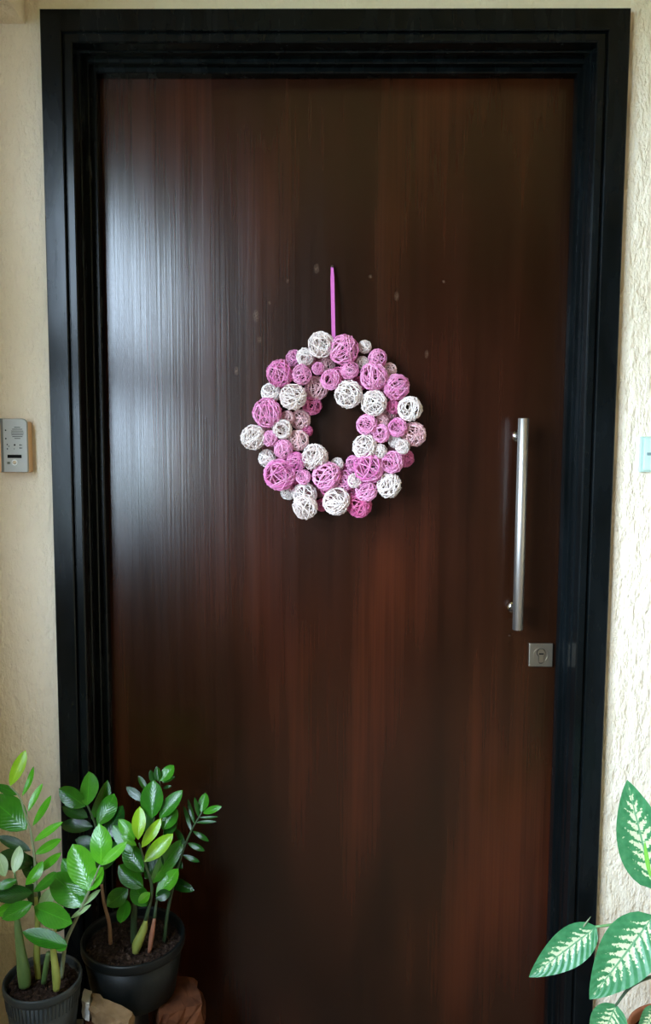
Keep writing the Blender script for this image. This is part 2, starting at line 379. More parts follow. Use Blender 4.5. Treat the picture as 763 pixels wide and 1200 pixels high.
# ------------------------------------------------------------------ intercom (left wall)
YF = -0.034
def X(px, Y=YF): return at(px, 522, Y).x
def Z(py, Y=YF, px=16): return at(px, py, Y).z
ic = thing('intercom', 'silver grey door intercom with speaker grille on the left wall', 'intercom', (X(16), 0, Z(522)))
side = mat('intercom_side_tan', (0.72, 0.42, 0.20), 0.45); face = mat('intercom_silver', (0.30, 0.29, 0.26), 0.45, 0.5); dark_side = mat('intercom_edge_grey', (0.16, 0.17, 0.16), 0.5)
x0, x1, zt, zb = X(-6), X(32), Z(490.5), Z(553.5)
bm = bmesh.new(); box(bm, x0, x1-0.001, YF+0.004, 0.0, zb-0.001, zt-0.006, 0.003, seg=2); obj('housing', bm, side, ic, ic)
# front shell: flat plate with a round top right corner and a chamfered left edge
xl = X(4)
def outline(ins):
    p = [(xl, zb+ins), (x1-ins-0.002, zb+ins), (x1-ins, zb+ins+0.002)]
    rr = 0.011
    for i in range(7):
        t = i/6*PI/2; p.append((x1-ins-rr+rr*math.cos(t), zt-ins-rr+rr*math.sin(t)))
    p += [(xl, zt-ins)]
    return p
bm = bmesh.new(); loft(bm, [[Vector((x, YF+0.006, z)) for x, z in outline(0)], [Vector((x, YF+0.001, z)) for x, z in outline(0)], [Vector((x, YF, z)) for x, z in outline(0.001)]])
pan = obj('front_plate', bm, face, ic, ic)
bm = bmesh.new(); loft(bm, [[Vector(q) for q in ((xl, YF+0.006, zb), (xl, YF, zb), (x0, YF+0.010, zb), (x0, YF+0.014, zb))], [Vector(q) for q in ((xl, YF+0.006, zt), (xl, YF, zt), (x0, YF+0.010, zt), (x0, YF+0.014, zt))]])
obj('side_bevel', bm, dark_side, ic, ic)
gx, gz, gr = X(20.8), Z(507.3), 7.2*mpp(YF)
for i in range(7):
    z = gz + gr*(-0.9+1.8*i/6); hw_ = math.sqrt(max(gr*gr-(z-gz)**2, 0))*0.95
    bm = bmesh.new(); box(bm, gx-hw_-0.001, gx+hw_+0.001, YF-0.0004, YF+0.001, z-0.00062, z+0.00062); obj('grille_slot', bm, M['slot'], pan, ic)
for (px, py, r) in [(7.1,504.3,.9),(7.1,514,.9),(8.6,521,.8),(8.6,526,.8),(10.4,523,.6),(17.2,521.4,1.1),(23.5,521.5,.8),(25.2,521.5,.6),(23.5,525,.8),(25.2,525,.6),(16.5,526,.5)]:
    bm = bmesh.new(); c = Vector((X(px), 0, Z(py))); r *= mpp(YF); cyl(bm, (c.x, YF+0.001, c.z), (c.x, YF-0.0003, c.z), r, 10, r*0.1); obj('pinhole', bm, M['slot'], pan, ic)
bm = bmesh.new(); box(bm, X(8.4), X(25), YF-0.0008, YF+0.002, Z(536.8), Z(532.9), 0.0004); obj('name_slot', bm, M['slot'], pan, ic)
bc = Vector((X(16.6), 0, Z(542)))
bm = bmesh.new(); cyl(bm, (bc.x, YF+0.001, bc.z), (bc.x, YF-0.0015, bc.z), 3.4*mpp(YF), 20, 0.0005); bt = obj('button_ring', bm, M['steel'], pan, ic)
bm = bmesh.new(); cyl(bm, (bc.x, YF, bc.z), (bc.x, YF-0.0035, bc.z), 2.3*mpp(YF), 20, 0.0014); obj('call_button', bm, M['chrome'], pan, ic)
bm = bmesh.new(); box(bm, X(7.8), X(11.2), YF-0.0008, YF+0.001, Z(543.8), Z(541.2), 0.0004); obj('indicator', bm, mat('indicator_olive', (0.06, 0.06, 0.03), 0.3), pan, ic)

# ------------------------------------------------------------------ switch plate (right wall)
ptl = at(751.3, 511.5, -0.009); pbl = at(751.3, 553.3, -0.009); h_ = ptl.z-pbl.z
sw = thing('switch_plate', 'pale mint plastic switch plate on the right wall', 'switch', (ptl.x+h_/2, 0, pbl.z))
mint = mat('mint_plastic', (0.44, 0.60, 0.52), 0.30, coat=0.4); mint2 = mat('mint_plastic_pale', (0.54, 0.70, 0.62), 0.28, coat=0.4)
bm = bmesh.new(); box(bm, ptl.x, ptl.x+h_, -0.009, 0, pbl.z, ptl.z, 0.0018, seg=2); obj('plate', bm, mint, sw, sw)
bm = bmesh.new(); box(bm, ptl.x+0.007, ptl.x+h_-0.007, -0.0125, -0.007, pbl.z+0.004, ptl.z-0.004, 0.0015, seg=2); rk = obj('rocker', bm, mint2, sw, sw)
zc = at(760, 532, -0.012).z
bm = bmesh.new(); box(bm, ptl.x+0.0125, ptl.x+h_-0.0125, -0.0135, -0.011, zc-0.003, zc+0.003, 0.001); obj('finger_ridge', bm, mat('ridge_grey_green', (0.16, 0.26, 0.26), 0.4), rk, sw)

# ------------------------------------------------------------------ bricks holding up the pots
def brickm(name, c0, c1):
    m = mat(name, c0, 0.9, spec=0.15); g = G(m)
    tc = g.n('ShaderNodeTexCoord'); a = g.n('ShaderNodeTexNoise'); a.inputs['Scale'].default_value = 28; a.inputs['Detail'].default_value = 6; g.l(tc.outputs['Object'], a.inputs['Vector'])
    g.l(g.ramp(a.outputs['Fac'], [(0.3, c0), (0.7, c1)]), g.b.inputs['Base Color']); g.bump(a.outputs['Fac'], 0.6, 0.006); return m
M['tan'] = brickm('block_tan', (0.17, 0.10, 0.045), (0.30, 0.19, 0.10)); M['red'] = brickm('brick_red_brown', (0.055, 0.018, 0.008), (0.14, 0.048, 0.020))
M['whitep'] = brickm('old_white_paint', (0.62, 0.60, 0.56), (0.75, 0.73, 0.70))
def rough_block(name, c, sx, sy, sz, rz, m, seed, tilt=0.0, amp=0.004):
    rnd = random.Random(seed); bm = bmesh.new(); bmesh.ops.create_cube(bm, size=1.0)
    bmesh.ops.subdivide_edges(bm, edges=bm.edges, cuts=4, use_grid_fill=True)
    rot = Matrix.Rotation(rz, 3, 'Z') @ Matrix.Rotation(tilt, 3, 'X')
    for v in bm.verts:
        edge = sum(abs(abs(q)-0.5) < 1e-4 for q in v.co) >= 2
        p = Vector((v.co.x*sx, v.co.y*sy, v.co.z*sz))
        j = Vector((rnd.uniform(-1, 1), rnd.uniform(-1, 1), rnd.uniform(-1, 0.2)))*amp
        if abs(v.co.z+0.5) < 1e-4: j.z = 0
        if edge: p *= 0.975
        v.co = rot @ (p+j)
    o = obj(name, bm, m); o.location = c; return o
# ------------------------------------------------------------------ leaves, stems, pots
def leafm(name, c0, c1, rough=0.20, trans=0.22):
    m = mat(name, c0, rough, spec=0.55); g = G(m)
    uv = g.n('ShaderNodeUVMap'); sp_ = g.n('ShaderNodeSeparateXYZ'); g.l(uv.outputs[0], sp_.inputs[0])
    n = g.noise((1, 1, 1), 60, 3); oi = g.n('ShaderNodeObjectInfo')
    c = g.ramp(g.math('MULTIPLY_ADD', oi.outputs['Random'], 0.4, g.math('MULTIPLY', n, 0.6)), [(0.25, c0), (0.75, c1)])
    mid = g.ramp(g.math('ABSOLUTE', sp_.outputs[0]), [(0.0, (1, 1, 1)), (0.05, (0, 0, 0))])
    c = g.mix(g.math('MULTIPLY', mid, 0.5), c, tuple(min(1, q*2.0) for q in c1)); g.l(c, g.b.inputs['Base Color'])
    # side veins as fine relief
    v = g.math('MULTIPLY_ADD', g.math('ABSOLUTE', sp_.outputs[0]), -0.35, sp_.outputs[1])
    wv = g.math('SINE', g.math('MULTIPLY', v, 62.0)); g.bump(g.math('ADD', g.math('MULTIPLY', wv, 0.35), g.math('MULTIPLY', n, 2.4)), 0.16, 0.002)
    tr = g.n('ShaderNodeBsdfTranslucent'); g.l(g.mix(1.0, c, (1.3, 1.5, 0.5), 'MULTIPLY'), tr.inputs[0]) 
    ms = g.n('ShaderNodeMixShader'); ms.inputs[0].default_value = trans
    out = g.t.nodes['Material Output']; g.l(g.b.outputs[0], ms.inputs[1]); g.l(tr.outputs[0], ms.inputs[2]); g.l(ms.outputs[0], out.inputs[0])
    return m
LM = {'g': leafm('leaf_green', (0.022, 0.15, 0.008), (0.05, 0.25, 0.014)), 'b': leafm('leaf_bright', (0.07, 0.33, 0.012), (0.13, 0.45, 0.025)),
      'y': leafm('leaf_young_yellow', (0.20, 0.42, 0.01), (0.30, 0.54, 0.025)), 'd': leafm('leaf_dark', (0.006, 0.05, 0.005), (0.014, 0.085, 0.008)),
      'p': leafm('leaf_pale_underside', (0.30, 0.48, 0.22), (0.42, 0.58, 0.30))}
def leaf_bm(base, tip, width, nrm, arch=0.12, fold=0.25, nu=9, nv=6, shape='zz', twist=0.0, wav=0.0):
    """base, tip: world points; nrm: side the upper face looks to"""
    bm = bmesh.new(); uvl = bm.loops.layers.uv.new('UVMap')
    d = tip-base; L = d.length; t = d.normalized(); n = (nrm - t*nrm.dot(t)).normalized(); s = t.cross(n)
    rows = []
    for i in range(nu+1):
        u = i/nu
        if shape == 'zz': wd = math.sin(PI*min(1, u**1.02))**0.66
        else: wd = math.sin(PI*u**0.72)**0.80 * (1-0.05*u)
        wd = max(wd, 0.035 if i == 0 else 0.012 if i == nu else 0)
        c = base + d*u + n*(arch*L*math.sin(PI*u)) - n*(arch*0.4*L*u*u)*0
        row = []
        a = twist*(u-0.5); sn = s*math.cos(a)+n*math.sin(a); nn = n*math.cos(a)-s*math.sin(a)
        for j in range(nv+1):
            q = -1+2*j/nv
            p = c + sn*(q*wd*width/2) + nn*(fold*width/2*(abs(q)**1.3)*wd*0.9 + wav*width*math.sin(u*9+q*2)*abs(q)*wd)
            row.append((bm.verts.new(p), (q, u)))
        rows.append(row)
    for i in range(nu):
        for j in range(nv):
            qd = (rows[i][j], rows[i][j+1], rows[i+1][j+1], rows[i+1][j])
            f = bm.faces.new([x[0] for x in qd])
            for lp, x in zip(f.loops, qd): lp[uvl].uv = x[1]
    return bm
def leaf_obj(bm, m, parent, root):
    # keep the face winding: the front is the upper side
    me = bpy.data.meshes.new('leaf'); bmesh.ops.translate(bm, verts=bm.verts, vec=-root.location); bm.to_mesh(me); bm.free()
    for p in me.polygons: p.use_smooth = True
    me.materials.append(m); o = bpy.data.objects.new('leaf', me); COL.objects.link(o); o.parent = parent; return o
TOCAM = Vector((0, -0.85, 0.52)).normalized()
rnl = random.Random(11)
def leaf_px(stem, root, b, t, wpx, m, Yb, Yt=None, nr=None, arch=None, fold=0.28):
    Yt = Yb if Yt is None else Yt
    B, T = at(b[0], b[1], Yb), at(t[0], t[1], Yt)
    Yt = min(Yt + rnl.uniform(0.15, 0.75)*(T.z-B.z), -0.045); T = at(t[0], t[1], Yt)      # leaf blades tilt up to the light
    lean = Vector((rnl.uniform(-0.28, 0.26), 0, rnl.uniform(-0.2, 0.2)))
    n = (nr if nr is not None else TOCAM+lean)
    ap = wpx*mpp((Yb+Yt)/2)
    return leaf_obj(leaf_bm(B, T, ap*1.06, n, arch if arch is not None else rnl.uniform(-0.12, 0.06), fold*rnl.choice((1.0, 1.0, -0.6))), LM[m], stem, root)
def stemm(name, c0, c1):
    m = mat(name, c0, 0.45); g = G(m); g.l(g.ramp(g.noise((1, 1, 0.6), 45, 4), [(0.3, c0), (0.7, c1)]), g.b.inputs['Base Color']); return m
SM = {'green': stemm('stem_green', (0.08, 0.15, 0.04), (0.14, 0.22, 0.07)), 'yellow': stemm('stem_yellow_green', (0.22, 0.26, 0.05), (0.34, 0.36, 0.08)), 'grey': stemm('stem_grey_green', (0.20, 0.24, 0.13), (0.30, 0.33, 0.20)),
      'brown': stemm('stem_brown', (0.24, 0.12, 0.06), (0.36, 0.20, 0.11)), 'dark': stemm('stem_dark', (0.03, 0.06, 0.025), (0.06, 0.10, 0.04)), 'red': stemm('stem_reddish', (0.24, 0.09, 0.05), (0.33, 0.14, 0.08)), 'white': mat('stem_cut_pale', (0.6, 0.6, 0.5), 0.6)}
def stem2(root, pts, m_up, m_low, k):
    s_ = stem_px(root, pts[k:], m_up); b_ = stem_px(root, pts[:k+1], m_low); b_.name = 'stem_base'; b_.parent = s_; return s_
def stem_px(root, pts, m, n=5):
    """pts: (px, py, Y, width in pixels)"""
    P = [at(a, b, Y) for a, b, Y, _ in pts]; W_ = [wd*mpp(Y)/2 for _, _, Y, wd in pts]
    S = spline(P, n); R = []
    for i in range(len(S)):
        k = i/n; j = min(int(k), len(W_)-2); f = k-j; f = f*f*(3-2*f); R.append(W_[j]*(1-f)+W_[j+1]*f)
    bm = bmesh.new(); tube(bm, S, R, 10); return obj('stem', bm, SM[m], root, root, True)
def potm(name, c0, c1, rough):
    m = mat(name, c0, rough, spec=0.3); g = G(m); g.l(g.ramp(g.noise((1, 1, 0.4), 22, 5), [(0.35, c0), (0.7, c1)]), g.b.inputs['Base Color']); g.bump(g.noise((1, 1, 1), 160, 3), 0.1, 0.002); return m
def soilm():
    m = mat('soil', (0.05, 0.03, 0.02), 0.95, spec=0.1); g = G(m); n = g.noise((1, 1, 1), 130, 4)
    g.l(g.ramp(n, [(0.3, (0.010, 0.006, 0.004)), (0.58, (0.04, 0.023, 0.016)), (0.8, (0.15, 0.105, 0.085))]), g.b.inputs['Base Color']); g.bump(n, 0.9, 0.008); return m
M['soil'] = soilm()
def make_pot(root, c, r, h, m, ribs=0, taper=0.74, rimh=0.014):
    """c: centre of the rim plane"""
    bm = bmesh.new(); t = 0.004
    zr = -rimh
    prof = [(0.0, -h), (r*taper-0.004, -h), (r*taper, -h+0.004), (r*0.955, zr-0.003), (r*0.95-t, zr-0.002), (r*taper-t, -h+0.006), (0.0, -h+0.006)]
    lathe(bm, [(max(a, 0.0004), b) for a, b in prof], c, 48); body = obj('pot', bm, m, root, root)
    for p in body.data.polygons: p.use_smooth = True
    bm = bmesh.new()
    lathe(bm, [(r*0.935, zr-0.004), (r*0.965, zr-0.004), (r*0.99, zr-0.002), (r, zr+0.003), (r, -0.004), (r*0.99, -0.0008), (r*0.97, 0), (r*0.945, -0.001), (r*0.93, -0.005), (r*0.93, zr-0.004)], c, 48)
    rim = obj('rim', bm, m, body, root, True)
    if ribs:
        for i in range(ribs):
            a = 2*PI*i/ribs; 
            if math.sin(a) > 0.3: continue
            d = Vector((math.cos(a), math.sin(a), 0)); s = Vector((-d.y, d.x, 0))
            bm = bmesh.new(); q = []
            for (zz, rr) in ((-rimh-0.004, r*0.953), (-rimh-0.034, r*0.953-(r*0.955-r*taper)*(0.032/h))):
                q.append([c+d*(rr-0.001)+s*0.0016+Vector((0, 0, zz)), c+d*(rr+0.0013)+s*0.0010+Vector((0, 0, zz)), c+d*(rr+0.0013)-s*0.0010+Vector((0, 0, zz)), c+d*(rr-0.001)-s*0.0016+Vector((0, 0, zz))])
            loft(bm, q); obj('rib', bm, m, body, root)
    return body
def make_soil(root, c, r, seed, dz=0.018):
    rnd = random.Random(seed); bm = bmesh.new(); c0 = c-Vector((0, 0, dz)); rings = []
    for k in range(1, 13):
        rr = r*k/12; rings.append([c0+Vector((rr*math.cos(2*PI*i/40), rr*math.sin(2*PI*i/40), rnd.uniform(-0.003, 0.003)+0.006*(1-k/12))) for i in range(40)])
    vr = loft(bm, rings, True, True, False)
    for k in range(150):            # crumbs
        a = rnd.uniform(0, 2*PI); q = r*math.sqrt(rnd.random())*0.94; s = rnd.uniform(0.0018, 0.0048)
        mt = Matrix.Translation(c0+Vector((q*math.cos(a), q*math.sin(a), 0.003))) @ Matrix.Rotation(rnd.uniform(0, 6), 4, 'Z') @ Matrix.Diagonal((s, s*rnd.uniform(0.6, 1.3), s*0.8, 1))
        bmesh.ops.create_icosphere(bm, subdivisions=1, radius=1.0, matrix=mt)
    o = obj('soil', bm, M['soil'], root, root); o['kind'] = 'stuff'; o['label'] = 'dark crumbly potting soil'; return o

# ---- left plant in the small grey pot
Y1 = -0.27
c1 = at(50, 1144, Y1); r1 = 47.5*mpp(Y1); h1 = 0.145
P1 = thing('potted_plant', 'bright green zamioculcas plant in the small dark grey ribbed pot, leftmost', 'potted plant', (c1.x, c1.y, c1.z-h1))
make_pot(P1, c1, r1, h1, potm('pot_grey_plastic', (0.022, 0.027, 0.028), (0.045, 0.052, 0.052), 0.45), 56, 0.76)
make_soil(P1, c1, r1*0.93, 3)
s = stem_px(P1, [(29, 1155, Y1-.02, 15), (28, 1140, Y1-.02, 16.5), (23, 1105, Y1-.02, 11), (19.5, 1070, Y1-.02, 6.5), (20, 1045, Y1-.02, 4), (17, 1022, Y1-.02, 2.5)], 'green')
for b, t, wd, m, dy in [((16,1023),(23,991),14,'p',-.03), ((6,1027),(-4,999),15,'p',-.03), ((30,1037),(50,1009),15,'b',-.035), ((20,1031),(-6,1041),11,'g',-.03)]:
    leaf_px(s, P1, b, t, wd, m, Y1+dy)
for b, t, wd, m, dy in [((38,1058),(2,1077),19,'g',-.05), ((38,1046),(-8,1050),20,'d',-.02), ((22,1060),(-6,1072),14,'b',-.01), ((39,1045),(66,1022),13,'g',-.03)]:
    leaf_px(s, P1, b, t, wd, m, Y1+dy, Y1+dy-.02)
s = stem2(P1, [(45, 1150, Y1+.01, 7), (43, 1120, Y1+.01, 8.5), (44, 1085, Y1+.01, 7), (42, 1050, Y1+.01, 4.5), (41, 1010, Y1+.01, 3.4), (36, 975, Y1+.01, 2.8), (30, 956, Y1+.01, 2.6), (23, 934, Y1+.01, 2.2), (11, 921, Y1+.01, 1.5)], 'grey', 'yellow', 3)
for b, t, wd, m in [((12,921),(30,879),15,'y'), ((26,933),(39.5,898),8,'b'), ((33,951),(50,918),8.5,'b'), ((38.5,968),(60,932),8.5,'b'), ((40,986),(74,963),10,'b'), ((41,1001),(72,983),11,'b'), ((44,1022),(72,999),10,'b')]:
    leaf_px(s, P1, b, t, wd, m, Y1+.01, Y1+.0)
for b, t, wd, m in [((31,972),(-14,934),37,'g'), ((21,931),(-6,920),10,'g'), ((36,997),(-3,980),13,'d'), ((38,1012),(-4,1003),24,'d'), ((40,1035),(25,1000),20,'d'), ((44,1062),(30,1035),18,'d')]:
    leaf_px(s, P1, b, t, wd, m, Y1+.015, Y1+.03 if wd < 30 else Y1-.005)
leaf_px(s, P1, (40,1063), (85,1082), 27, 'g', Y1-.03, Y1-.06)
leaf_px(s, P1, (47,1068), (64,1040), 16, 'p', Y1+.0, Y1+.01)
s = stem_px(P1, [(51, 1152, Y1-.015, 6.5), (54, 1132, Y1-.015, 7), (57, 1116, Y1-.015, 6)], 'green'); s['label'] = 'short cut stem stub'
s = stem_px(P1, [(66, 1160, Y1-.035, 8.5), (66, 1145, Y1-.035, 10.5), (63, 1118, Y1-.03, 8), (62, 1100, Y1-.03, 5), (66, 1085, Y1-.02, 4)], 'yellow')
leaf_px(s, P1, (79,1108), (26,1092), 20, 'g', Y1-.06, Y1-.07)
leaf_px(s, P1, (64,1092), (82,1070), 14, 'd', Y1-.02)
leaf_px(s, P1, (66,1102), (77,1113), 14, 'g', Y1-.05)
s = stem_px(P1, [(72, 1146, Y1+.01, 5), (74, 1125, Y1+.005, 5), (78, 1102, Y1, 4.6), (89, 1078, Y1-.01, 4.2), (99, 1056, Y1-.02, 3.6), (108, 1036, Y1-.03, 2.6), (117, 1014, Y1-.035, 1.6)], 'grey')
for b, t, wd, m, a, e in [((107,1043),(85,989),33,'b',-.03,-.02), ((118,1013),(116,965),26,'b',-.035,-.035), ((118,1014),(149,986),13,'b',-.035,-.04), ((102,1044),(121,1016),18,'b',-.035,-.05),
                          ((97,1062),(60,1024),35,'g',-.02,-.02), ((102,1050),(73,1006),25,'g',-.02,-.005), ((83,1076),(107,1060),6,'p',-.02,-.05), ((92,1064),(118,1042),6.5,'p',-.02,-.05)]:
    leaf_px(s, P1, b, t, wd, m, Y1+a, Y1+e)

# ---- right plant in the larger black pot
Y2 = -0.135
c2 = at(156.5, 1095, Y2); r2 = 63.5*mpp(Y2); h2 = 0.125
P2 = thing('potted_plant', 'glossy green zamioculcas plant in the larger black pot before the door', 'potted plant', (c2.x, c2.y, c2.z-h2))
make_pot(P2, c2, r2, h2, potm('pot_black_plastic', (0.0018, 0.0030, 0.0028), (0.005, 0.0070, 0.0070), 0.46), 0, 0.80, 0.018)
make_soil(P2, c2, r2*0.93, 8, 0.024)
s = stem2(P2, [(129.5, 1106, Y2-.02, 5), (128, 1082, Y2-.02, 4.6), (122, 1058, Y2-.02, 4.2), (119, 1036, Y2-.015, 3.6), (118, 1000, Y2, 3), (111, 965, Y2+.01, 2.6), (102, 943, Y2+.01, 2)], 'dark', 'brown', 3)
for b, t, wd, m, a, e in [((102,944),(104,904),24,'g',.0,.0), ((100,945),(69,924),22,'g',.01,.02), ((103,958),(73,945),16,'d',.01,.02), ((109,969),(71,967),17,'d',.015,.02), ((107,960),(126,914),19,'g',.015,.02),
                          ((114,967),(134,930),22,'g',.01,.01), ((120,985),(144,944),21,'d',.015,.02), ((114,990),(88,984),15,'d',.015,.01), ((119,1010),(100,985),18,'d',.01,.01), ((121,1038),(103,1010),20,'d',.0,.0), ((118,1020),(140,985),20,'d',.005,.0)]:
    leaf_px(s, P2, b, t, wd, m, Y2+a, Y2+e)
s = stem2(P2, [(159, 1116, Y2-.035, 9), (161, 1106, Y2-.035, 12.5), (168, 1090, Y2-.03, 10), (171, 1078, Y2-.03, 5), (178, 1042, Y2-.03, 3.6), (170, 1012, Y2-.035, 3), (163, 988, Y2-.04, 2)], 'dark', 'yellow', 3)
for b, t, wd, m, a, e in [((162,984),(164,945),16,'y',-.04,-.045), ((158,984),(139,960),15,'b',-.04,-.04), ((166,993),(189,959),13,'y',-.04,-.045), ((169,1010),(203,977),18,'y',-.04,-.05),
                          ((177,1036),(215,983),20,'g',-.03,-.03), ((183,1050),(209,1018),18,'b',-.03,-.04), ((160,991),(142,979),8,'b',-.04,-.04), ((156,998),(132,967),17,'g',-.03,-.02),
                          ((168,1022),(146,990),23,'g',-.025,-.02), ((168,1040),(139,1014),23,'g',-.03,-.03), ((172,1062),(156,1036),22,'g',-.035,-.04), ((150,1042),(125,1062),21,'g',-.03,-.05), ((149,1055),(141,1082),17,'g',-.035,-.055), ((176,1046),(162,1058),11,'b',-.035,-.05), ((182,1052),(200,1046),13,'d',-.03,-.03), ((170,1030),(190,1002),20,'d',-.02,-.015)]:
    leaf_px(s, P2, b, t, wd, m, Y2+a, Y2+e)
s = stem_px(P2, [(157, 1104, Y2-.005, 8.5), (157, 1075, Y2-.005, 8), (160, 1040, Y2, 5), (172, 1000, Y2, 3.4), (181, 958, Y2, 2.2)], 'dark')
for b, t, wd, m, a, e in [((178,959),(180,914),27,'g',-.01,-.01), ((187,959),(214,926),17,'g',-.005,-.01), ((190,972),(208,948),16,'g',0,0), ((193,982),(207,958),13,'d',0,0), ((180,975),(160,950),18,'d',.01,.01), ((172,1000),(200,985),16,'d',.01,.01)]:
    leaf_px(s, P2, b, t, wd, m, Y2+a, Y2+e)
s = stem2(P2, [(175, 1116, Y2-.03, 5), (178, 1095, Y2-.03, 6.5), (181, 1076, Y2-.025, 4), (186, 1030, Y2, 3), (192, 980, Y2+.02, 2.2), (191, 940, Y2+.035, 1.8), (187, 915, Y2+.035, 1.2)], 'dark', 'red', 2)
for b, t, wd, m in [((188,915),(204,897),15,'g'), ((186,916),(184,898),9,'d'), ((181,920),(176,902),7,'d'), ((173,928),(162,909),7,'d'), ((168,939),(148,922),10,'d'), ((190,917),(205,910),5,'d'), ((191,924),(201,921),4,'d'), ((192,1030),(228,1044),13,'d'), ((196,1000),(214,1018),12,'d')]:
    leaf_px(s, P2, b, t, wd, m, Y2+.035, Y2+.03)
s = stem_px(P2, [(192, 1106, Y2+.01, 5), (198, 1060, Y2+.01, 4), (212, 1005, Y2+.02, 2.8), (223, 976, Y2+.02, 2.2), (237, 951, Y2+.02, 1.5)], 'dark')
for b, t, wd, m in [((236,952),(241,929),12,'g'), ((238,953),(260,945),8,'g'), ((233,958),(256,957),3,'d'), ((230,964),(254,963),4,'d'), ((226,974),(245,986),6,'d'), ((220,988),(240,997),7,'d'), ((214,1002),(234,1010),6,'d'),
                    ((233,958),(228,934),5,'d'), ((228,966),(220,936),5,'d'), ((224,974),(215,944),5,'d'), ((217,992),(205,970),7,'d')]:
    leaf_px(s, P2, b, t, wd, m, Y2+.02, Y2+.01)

# ---- blocks the pots stand on
def atz(px, py, z):
    d = FW*F + RT*(px-381.5) - UP*(py-600.0)
    return CAM + d*((z-CAM.z)/d.z)
def prism_block(name, corners, z1, th, m, seed, parent=None, amp=0.003, nx=7, ny=3, nz=3):
    """slab with a four-cornered top (corners in order round), worn and chipped"""
    rnd = random.Random(seed); A, B, C_, D = [Vector((q.x, q.y, 0)) for q in corners]
    base = (A+B+C_+D)/4; bm = bmesh.new(); grid = {}
    for i in range(nx+1):
        for j in range(ny+1):
            for k in range(nz+1):
                if 0 < i < nx and 0 < j < ny and 0 < k < nz: continue
                u, v = i/nx, j/ny
                p = (A*(1-u)+B*u)*(1-v)+(D*(1-u)+C_*u)*v
                onb = (i in (0, nx))+(j in (0, ny))+(k in (0, nz))
                p = base+(p-base)*(0.955 if onb >= 2 and (k == nz or onb == 3) else 1.0)
                z = z1-th*(1-k/nz)
                jit = Vector((rnd.uniform(-1, 1), rnd.uniform(-1, 1), 0))*amp
                z += rnd.uniform(-1, 0)*amp*0.7 if k == nz else (rnd.uniform(-1, 1)*amp if k else 0)
                grid[i, j, k] = bm.verts.new(Vector((p.x, p.y, z))+jit)
    def q(*ks):
        bm.faces.new([grid[k] for k in ks])
    for i in range(nx):
        for j in range(ny):
            q((i,j,0),(i+1,j,0),(i+1,j+1,0),(i,j+1,0)); q((i,j,nz),(i+1,j,nz),(i+1,j+1,nz),(i,j+1,nz))
        for k in range(nz):
            q((i,0,k),(i+1,0,k),(i+1,0,k+1),(i,0,k+1)); q((i,ny,k),(i+1,ny,k),(i+1,ny,k+1),(i,ny,k+1))
    for j in range(ny):
        for k in range(nz):
            q((0,j,k),(0,j+1,k),(0,j+1,k+1),(0,j,k+1)); q((nx,j,k),(nx,j+1,k),(nx,j+1,k+1),(nx,j,k+1))
    bmesh.ops.translate(bm, verts=bm.verts, vec=-Vector((base.x, base.y, z1-th)))
    o = obj(name, bm, m); o.location = (base.x, base.y, z1-th)
    if parent: o.location -= parent.location; o.parent = parent
    return o
zs = c2.z-h2-0.001
zt_ = 0.376
L0, L1, L2, L3 = atz(108, 1162, zt_), atz(158, 1184, zt_), atz(150, 1202, zt_), atz(105, 1177, zt_)
back = Vector((0, 0, 0))
tb = thing('timber_block', 'tan timber offcut with a white painted end between the two pots', 'block', ((L0.x+L1.x)/2, (L1.y+L2.y)/2, zt_-0.036))
prism_block('body', [L0, L1, L2, L3], zt_, 0.036, M['tan'], 3, tb)
e = (L0-L1).normalized()*0.022
prism_block('painted_end', [L0+e, L0, L3, L3+e], zt_+0.001, 0.037, M['whitep'], 4, tb, 0.0015, 2, 3, 3)
low = prism_block('brick', [L0+e*0.7, L1-e*0.6, L2-e*0.4-Vector((0,0.008,0)), L3+e*0.5-Vector((0,0.008,0))], zt_-0.0375, 0.052, M['red'], 5)
tag(low, 'dark red brick lying directly under the tan timber offcut', 'brick')
rb = prism_block('brick', [atz(186, 1141, zs), atz(229, 1141, zs), atz(236, 1176, zs), atz(183, 1192, zs)], zs, 0.050, M['red'], 6, None, 0.006)
tag(rb, 'broken red brown brick sticking out right of the larger black pot', 'brick')
rb2 = prism_block('brick', [atz(188, 1150, zs-.052), atz(238, 1160, zs-.052), atz(240, 1196, zs-.052), atz(180, 1206, zs-.052)], zs-0.0515, 0.040, M['red'], 9, None, 0.005)
tag(rb2, 'brown brick lying under the broken red brown brick', 'brick')
M['conc'] = brickm('concrete_grey', (0.16, 0.15, 0.14), (0.26, 0.25, 0.23))
def conc(name, lab, x0, x1, y0, y1, z1, seed):
    q = [Vector((x0, y1, 0)), Vector((x1, y1, 0)), Vector((x1, y0, 0)), Vector((x0, y0, 0))]
    return tag(prism_block(name, q, z1, z1, M['conc'], seed, None, 0.002, 6, 4, 6), lab, 'block')
m1 = (L0+L1+L2+L3)/4+back/2
conc('concrete_block', 'grey concrete block supporting the brick under the timber offcut', m1.x-0.040, m1.x+0.055, m1.y-0.05, m1.y+0.045, zt_-0.090, 51)
conc('concrete_block', 'grey concrete block under the larger black pot', c2.x-0.075, c2.x+0.012, c2.y-0.055, c2.y+0.075, zs, 55)
m2 = atz(210, 1178, zs-.05)
conc('concrete_block', 'grey concrete block supporting the brown bricks beside the door', m2.x-0.058, m2.x+0.042, m2.y-0.045, m2.y+0.05, zs-0.092, 52)
conc('concrete_block', 'grey concrete block under the small dark grey ribbed pot', c1.x-0.085, c1.x+0.055, c1.y-0.08, c1.y+0.08, c1.z-h1-0.001, 53)

